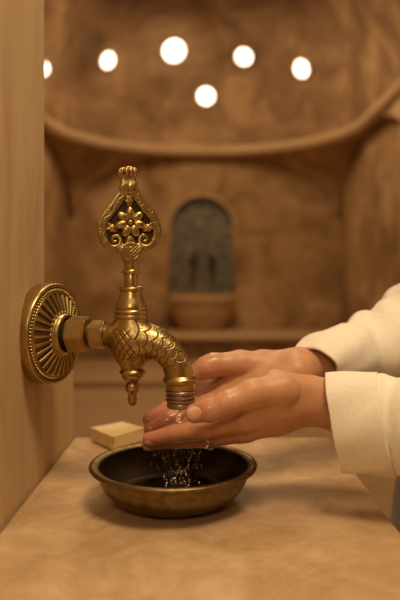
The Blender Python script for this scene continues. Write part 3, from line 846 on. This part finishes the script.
FAR = dict(k=.013,
    arm=[fE, fF, fW],
    meta=[[J(296, 369, .795, .020), J(262, 374, .80, .019), J(226, 386, .800, .0125)],
          [J(296, 371, .788, .020), J(262, 382, .79, .018), J(224, 396, .786, .0125)],
          [J(296, 373, .780, .019), J(264, 388, .778, .016), J(230, 404, .770, .0118)],
          [J(296, 375, .774, .018), J(268, 394, .765, .014), J(240, 411, .753, .0108)],
          [J(264, 373, .803, .0190), J(240, 375, .810, .0165), J(223, 380, .812, .0135)],
          [J(292, 366, .80, .0185), J(262, 367, .80, .0190), J(236, 370, .80, .0160)]],
    thumb=[J(270, 366, .795, .0180), J(240, 364, .792, .0160), J(213, 365, .785, .0135), J(205, 368, .782, .0125), J(197, 373, .780, .0100)],
    fingers=[[J(226, 386, .800, .0120), J(192, 399, .793, .0108), J(168, 409, .783, .0100), J(149.5, 419.5, .772, .0084)],
             [J(224, 396, .786, .0120), J(190, 410, .776, .0106), J(169, 420, .765, .0094), J(150.5, 429, .756, .0080)],
             [J(230, 404, .770, .0112), J(200, 419, .758, .0098), J(179, 428, .749, .0086), J(163, 434, .742, .0070)],
             [J(240, 411, .753, .0104), J(216, 422, .745, .0088), J(198, 429, .740, .0078), J(184, 433, .737, .0064)]])
def nail(tip, prev, up, ln, wd):
    """oriented nail ellipsoid: tip, previous joint, outward direction"""
    t = (tip[0]-prev[0]); t = t/np.linalg.norm(t); u_ = np.array(up, 'f'); u_ = u_-t*(u_@t); u_ /= np.linalg.norm(u_); s = np.cross(t, u_)
    c = tip[0]+u_*tip[1]*.86-t*tip[1]*.02
    return c, np.stack([t, s, u_], 1), (ln, wd, .0022)
def hand_sdf(hd, nails, creases):
    def f(p, what=None):
        palm = None
        for ch in hd['meta']:
            c = chain(p, ch, .006); palm = c if palm is None else smin(palm, c, hd.get('k', .007))
        palm = smin(palm, chain(p, hd['arm'], .02), .012)
        th = chain(p, hd['thumb'], .006)
        fg = None
        for ch in hd['fingers']:
            c = chain(p, ch, .003); fg = c if fg is None else smin(fg, c, .0012)
        d = smin(palm, fg, .004); d = smin(d, th, .0018)
        nl = np.zeros(p.shape[:-1], 'f')
        for c, R, r in nails:
            q = (p-c)@R; e = np.sqrt((q[..., 0]/r[0])**2+(q[..., 1]/r[1])**2)
            inside = np.clip((1-e)/.10, 0, 1)*(q[..., 2] > -.005); nl = np.maximum(nl, inside)
            gr = np.exp(-((e-1.06)/.09)**2)*(q[..., 2] > -.004)*(q[..., 0] < r[0]*.6)
            d = d+.0004*gr-.0003*inside
        for (a, dirn, rad, dep) in creases:
            q = p-a; dn = dirn; al = q@dn; rr = np.linalg.norm(q-al[..., None]*dn, axis=-1)
            d = d+dep*np.exp(-(al/.0008)**2)*(rr < rad)
        return nl if what == 'nail' else d
    return f
def crease(hd, key, i, j, rad=.013, dep=.0005, n=3, sp=.0022):
    ch = hd[key] if j is None else hd[key][j]
    a, b = ch[i][0], ch[i+1][0]; t = (b-a)/np.linalg.norm(b-a)
    return [(a+t*sp*(k-(n-1)/2), t, rad, dep) for k in range(n)]
nn = [nail(NEAR['thumb'][4], NEAR['thumb'][3], (-.10, -1, .22), .0088, .0070),
      nail(NEAR['fingers'][0][3], NEAR['fingers'][0][2], (-.2, -.75, -.9), .0065, .0052),
      nail(NEAR['fingers'][1][3], NEAR['fingers'][1][2], (-.3, -.5, -1), .0060, .0048)]
fn = [nail(FAR['thumb'][4], FAR['thumb'][3], (-.1, .6, .8), .0080, .0066)]
cn = crease(NEAR, 'thumb', 2, None, .014, .00045)+crease(NEAR, 'fingers', 1, 0, .014, .00035, 2)+crease(NEAR, 'fingers', 2, 0, .012, .00035, 2)
cf = crease(FAR, 'fingers', 1, 0, .013, .0005, 2)+crease(FAR, 'fingers', 2, 0, .012, .0004, 1)+crease(FAR, 'fingers', 1, 1, .013, .0005, 2)
fnear = hand_sdf(NEAR, nn, cn); ffar = hand_sdf(FAR, fn, cf)
def bounds(hd, pad=.008):
    pts = [q for k in ('meta', 'fingers') for ch in hd[k] for q in ch]+hd['thumb']+hd['arm']
    lo = np.min([c-r for c, r in pts], 0)-pad; hi = np.max([c+r for c, r in pts], 0)+pad; return lo, hi
# shoulders, torso, head, legs
nS = W(.425, .560, 1.29, .050); fS = W(.410, .925, 1.29, .050)
def bodysdf(p):
    d = smin(ellip(p, (.43, .742, 1.17), (.105, .155, .20)), ellip(p, (.45, .742, .93), (.11, .155, .13)), .06)
    d = smin(d, chain(p, [W(.425, .60, 1.30, .052), W(.41, .742, 1.335, .06), W(.385, .89, 1.30, .052)], .03), .05)
    d = smin(d, chain(p, [nS, W(*nE[0], .030)], .02), .03); d = smin(d, chain(p, [fS, W(*fE[0], .029)], .02), .03)
    d = smin(d, cone(p, (.41, .742, 1.33), (.385, .742, 1.45), .052, .048), .03)
    d = smin(d, ellip(p, (.365, .742, 1.545), (.092, .073, .112)), .02)
    d = smin(d, ellip(p, (.300, .742, 1.49), (.036, .042, .038)), .03)          # jaw and chin
    d = smin(d, cone(p, (.276, .742, 1.56), (.258, .742, 1.522), .008, .013), .012)  # nose
    d = smin(d, ellip(p, (.272, .742, 1.488), (.012, .024, .008)), .006)
    for s in (1, -1):
        d = smin(d, ellip(p, (.375, .742+s*.074, 1.535), (.020, .008, .030)), .004)
        d = np.maximum(d, -ellip(p, (.268, .742+s*.031, 1.562), (.012, .016, .010)))
        d = np.minimum(d, ellip(p, (.287, .742+s*.031, 1.562), (.013, .013, .011)))
    d = smin(d, chain(p, [W(.385, .85, .90, .080), W(.325, .86, .55, .056), W(.35, .86, .09, .037)], .03), .04)
    d = smin(d, chain(p, [W(.47, .66, .90, .085), W(.50, .65, .50, .056), W(.55, .64, .09, .037)], .03), .04)
    for (x, y) in ((.35, .86), (.55, .64)): d = smin(d, cone(p, (x, y, .045), (x-.115, y, .032), .036, .028), .02)
    return d
def build_body():
    parts = []; nl = []; wet = []; palm = []
    for f, hd, lo_hi in ((fnear, NEAR, bounds(NEAR)), (ffar, FAR, bounds(FAR))):
        V, Fc = surfnet(f, lo_hi[0], lo_hi[1], .0011); parts.append((V, Fc)); Vf = V.astype('f')
        nl.append(f(Vf, 'nail'))
        wx = np.clip((.035-Vf[:, 0])/.04, 0, 1); wet.append(wx)
        palm.append(np.clip((.03-Vf[:, 0])/.11, 0, 1)*.9)
    V, Fc = surfnet(bodysdf, (.15, .45, -.01), (.64, 1.0, 1.68), .008); parts.append((V, Fc))
    z = np.zeros(len(V)); nl.append(z); wet.append(z); palm.append(z)
    net_mesh('body', parts, M['skin'], person, attrs={'nail': np.concatenate(nl), 'wet': np.concatenate(wet), 'palm': np.concatenate(palm)})
build_body()
# clothes
def shirtsdf(p):
    d = smin(ellip(p, (.435, .742, 1.17), (.135, .185, .23)), ellip(p, (.455, .742, .95), (.140, .185, .16)), .06)
    d = smin(d, chain(p, [W(.425, .60, 1.30, .066), W(.415, .742, 1.33, .070), W(.39, .89, 1.30, .066)], .03), .05)
    d = smin(d, chain(p, [nS, W(.405, .585, 1.20, .05)], .02)-.012, .03); d = smin(d, chain(p, [fS, W(.390, .92, 1.20, .05)], .02)-.012, .03)
    d = d+.0025*np.sin(p[..., 2]*60+p[..., 1]*35+3*np.sin(p[..., 0]*30))
    d = np.maximum(d, p[..., 2]-1.372-(p[..., 0]-.41)*.35); d = np.maximum(d, .845-p[..., 2])
    return np.maximum(d, -(cone(p, (.40, .742, 1.33), (.38, .742, 1.5), .056, .064)))
V, Fc = surfnet(shirtsdf, (.25, .5, .83), (.62, .99, 1.41), .006)
shirt = net_mesh('shirt', [(V, Fc)], M['shirt'], person)
V, Fc = surfnet(lambda p: np.maximum(smin(smin(chain(p, [W(.372, .86, .90, .104), W(.320, .86, .60, .092), W(.345, .86, .07, .082)], .03), chain(p, [W(.47, .66, .90, .098), W(.50, .65, .50, .086), W(.545, .64, .07, .078)], .03), .03), ellip(p, (.455, .742, .92), (.125, .172, .14)), .04), .06-p[..., 2]), (.20, .5, .04), (.66, .99, 1.05), .007)
trousers = net_mesh('trousers', [(V, Fc)], M['trousers'], person)
def hairsdf(p):
    d = smin(ellip(p, (.385, .742, 1.565), (.100, .086, .112)), ellip(p, (.45, .742, 1.50), (.06, .065, .10)), .03)
    d = np.maximum(d, -ellip(p, (.27, .742, 1.505), (.085, .066, .10)))
    return d+.0015*np.sin(np.arctan2(p[..., 1]-.742, p[..., 0]-.385)*60)
V, Fc = surfnet(hairsdf, (.25, .63, 1.36), (.53, .85, 1.70), .005)
net_mesh('hair', [(V, Fc)], M['hair'], person)
# sleeves: swept open tubes with thickness and folds
def sleeve(name, rows, parent, seg=96, folds=None, thick=.0016, sub=6):
    """rows: (centre, half height, half depth, shear); cross-sections are ellipses across the path"""
    data = [(*r[0], *r[1:]) for r in rows]; data = smooth_prof(data, sub); n = len(data)
    V = []; Fc = []
    cs = [Vector(d[:3]) for d in data]; side = Vector((.12, -1, 0))
    for i, d in enumerate(data):
        t = (cs[min(i+1, n-1)]-cs[max(i-1, 0)]).normalized(); b = (side-t*t.dot(side)).normalized(); a = b.cross(t)
        if a.z < 0 and a.x > 0: a = -a
        for j in range(seg):
            th = 2*PI*j/seg; k = folds(i/(n-1), th) if folds else 0
            V.append(cs[i]+a*(math.cos(th)*(d[3]+k))+b*(math.sin(th)*(d[4]+k))-t*(math.cos(th)*d[3]*d[5]))
    for i in range(n-1):
        for j in range(seg): Fc.append((i*seg+j, (i+1)*seg+j, (i+1)*seg+(j+1)%seg, i*seg+(j+1)%seg))
    o = mesh(name, V, Fc, M['shirt'], parent)
    md = o.modifiers.new('thickness', 'SOLIDIFY'); md.thickness = thick; md.offset = -1
    return o
def Z(px, py, D, hh, hw, sh=0): return (tuple(P(px, py, D)), hh, hw, sh)
def nf(s): return lambda t, th: .0012*math.sin(3*th+s+2*t)+.0007*math.sin(7*th+5*t+s)
sleeve('cuff', [Z(335, 423, .672, .0475, .034, .17), Z(350, 423.5, .668, .0485, .036, .15), Z(370, 424.5, .662, .0490, .038, .13), Z(387, 425, .657, .0500, .040, .16)], shirt, folds=nf(1), thick=.0030)
def nfold(t, th):
    return .0065*math.sin(t*30+2.2*math.sin(th)+th)*min(1, t*7)*(.5+.5*math.cos(th-.4))+.0025*math.sin(3*th+9*t)*min(1, t*6)
sleeve('sleeve', [Z(378, 425, .658, .0455, .0355, .15), Z(398, 425.5, .655, .0490, .040, .1), Z(440, 424, .648, .053, .047), ((.300, .636, .965), .058, .054, 0), ((.360, .622, 1.000), .062, .060, 0), ((.398, .600, 1.09), .062, .062, 0), ((.412, .590, 1.18), .058, .056, 0), ((.425, .610, 1.25), .045, .042, 0)], shirt, folds=nfold)
sleeve('cuff', [Z(314, 367, .800, .0265, .034, .25), Z(326, 361, .815, .0350, .038, .22), Z(340, 357, .835, .0370, .040, .2), Z(353, 353.5, .850, .0388, .042, .2)], shirt, folds=nf(4), thick=.0028)
def ffold(t, th):
    return .0055*math.sin(t*22+1.6*math.sin(th-.5)+.6*th)*min(1, t*5)+.002*math.sin(3*th+7*t)*min(1, t*6)
sleeve('sleeve', [Z(348, 355, .845, .0355, .039, .2), Z(362, 351, .862, .0395, .043, .1), Z(385, 343, .885, .0470, .049), ((.288, .902, 1.020), .052, .055, 0), ((.330, .910, 1.060), .057, .058, 0), ((.365, .912, 1.13), .060, .058, 0), ((.395, .895, 1.22), .048, .046, 0)], shirt, folds=ffold)
# ring on the near hand
def ring():
    a = NEAR['fingers'][1][0][0]; b = NEAR['fingers'][1][1][0]; t = (b-a)/np.linalg.norm(b-a)
    c = a+(b-a)*.88; tv = Vector(t.tolist())
    r = thing('finger_ring', 'slim silver ring with a clear stone on the near hand', 'ring', Vector(c.tolist()))
    r.rotation_mode = 'QUATERNION'; r.rotation_quaternion = tv.to_track_quat('Z', 'Y')
    R = .0126; pts = [(R*math.cos(2*PI*k/48), R*math.sin(2*PI*k/48), 0) for k in range(49)]
    tube('band', pts, .0012, M['silver'], r, 8, cap=False)
    # the stone faces the viewer and the counter
    inv = r.rotation_quaternion.inverted(); d = inv@Vector((.05, -.9, -.42)); d.z = 0; d.normalize()
    g = lathe('stone', [(.001, -.0030), (.0038, 0), (.0038, .0008), (.0024, .0022), (.0004, .0022)], M['gem'], r, 8)
    g.rotation_mode = 'QUATERNION'; g.rotation_quaternion = d.to_track_quat('Z', 'Y'); g.location = d*(R+.0028)
    s = lathe('setting', [(.0026, -.0034), (.0040, -.0003), (.0043, -.0001)], M['silver'], r, 12, close=False)
    s.rotation_mode = 'QUATERNION'; s.rotation_quaternion = g.rotation_quaternion; s.location = d*(R+.0026)
ring()
# ------------------------------------------------------------------ running water
def stream():
    top = tap.matrix_world if False else None
    q = Matrix.Translation(BO)@Matrix.Rotation(-YAW, 4, 'Z')@Vector((sx_, 0, T(180, 404).z))
    n = 26; pts = []; rad = []
    zb = P(185, 428, .716).z
    for i in range(n):
        t = i/(n-1); pts.append((q.x+.0010*math.sin(9*t), q.y-.004*t, q.z+(zb-q.z)*t)); rad.append(.0058-.0022*t+.0005*math.sin(22*t))
    o = tube('water_stream', pts, rad, M['water'], None, 16)
    tag(o, 'clear water stream running from the tap spout into the cupped hands', 'water', kind='stuff')
stream()
def droplet(bm, c, r, st=1.0, d=(0, 0, 1)):
    m = Matrix.Translation(c)@Vector(d).to_track_quat('Z', 'Y').to_matrix().to_4x4()@Matrix.Diagonal((1, 1, st, 1))
    bmesh.ops.create_icosphere(bm, subdivisions=2, radius=r, matrix=m)
def splash():
    random.seed(11); bm = bmesh.new()
    sp = P(180, 480, .70)
    for i in range(85):
        # drops fall from the finger edge and gather towards the bowl
        t = random.random(); w_ = (22*(1-t)+9)
        px = 178+random.gauss(0, .5)*w_+3*t; py = 450+t*35; D = .695+random.gauss(0, .010)
        droplet(bm, P(px, py, D), random.choice((.0003, .0005, .0006, .0008, .0012)), random.uniform(1, 2.6), (random.gauss(0, .3), random.gauss(0, .2), 1))
    for s in range(6):
        x0 = 160+s*8.0+random.uniform(-2, 2); x1 = 178+(x0-180)*.35; D = .694+random.uniform(-.008, .01)
        n = 14; ring_ = []
        for i in range(n):
            t = i/(n-1); c = P(x0+(x1-x0)*t, 449+35*t, D); r = .0005+.0006*abs(math.sin(7*t+s)); ring_.append((c, r))
        vs = []
        for c, r in ring_: vs.append([bm.verts.new(c+Vector((r*math.cos(2*PI*k/8), r*math.sin(2*PI*k/8), 0))) for k in range(8)])
        for i in range(n-1):
            for k in range(8): bm.faces.new((vs[i][k], vs[i][(k+1) % 8], vs[i+1][(k+1) % 8], vs[i+1][k]))
        bm.faces.new(vs[0]); bm.faces.new(vs[-1][::-1])
    for i in range(24):                       # crown rising from the water surface
        a = random.uniform(0, 2*PI); rr = random.uniform(.006, .032)
        c = Vector((sp.x+rr*math.cos(a), .70+rr*math.sin(a)*.9, ZT+.0135+random.uniform(0, .011)*(1-rr/.04)))
        droplet(bm, c, random.choice((.0005, .0008, .0012)), random.uniform(1, 1.8), (math.cos(a)*.4, math.sin(a)*.4, 1))
    bmesh.ops.recalc_face_normals(bm, faces=bm.faces)
    me = bpy.data.meshes.new('water_splash'); bm.to_mesh(me); bm.free()
    o = link('water_splash', me, M['water'])
    tag(o, 'water drops and thin trickles falling from the hands into the bronze bowl', 'water', kind='stuff')
splash()
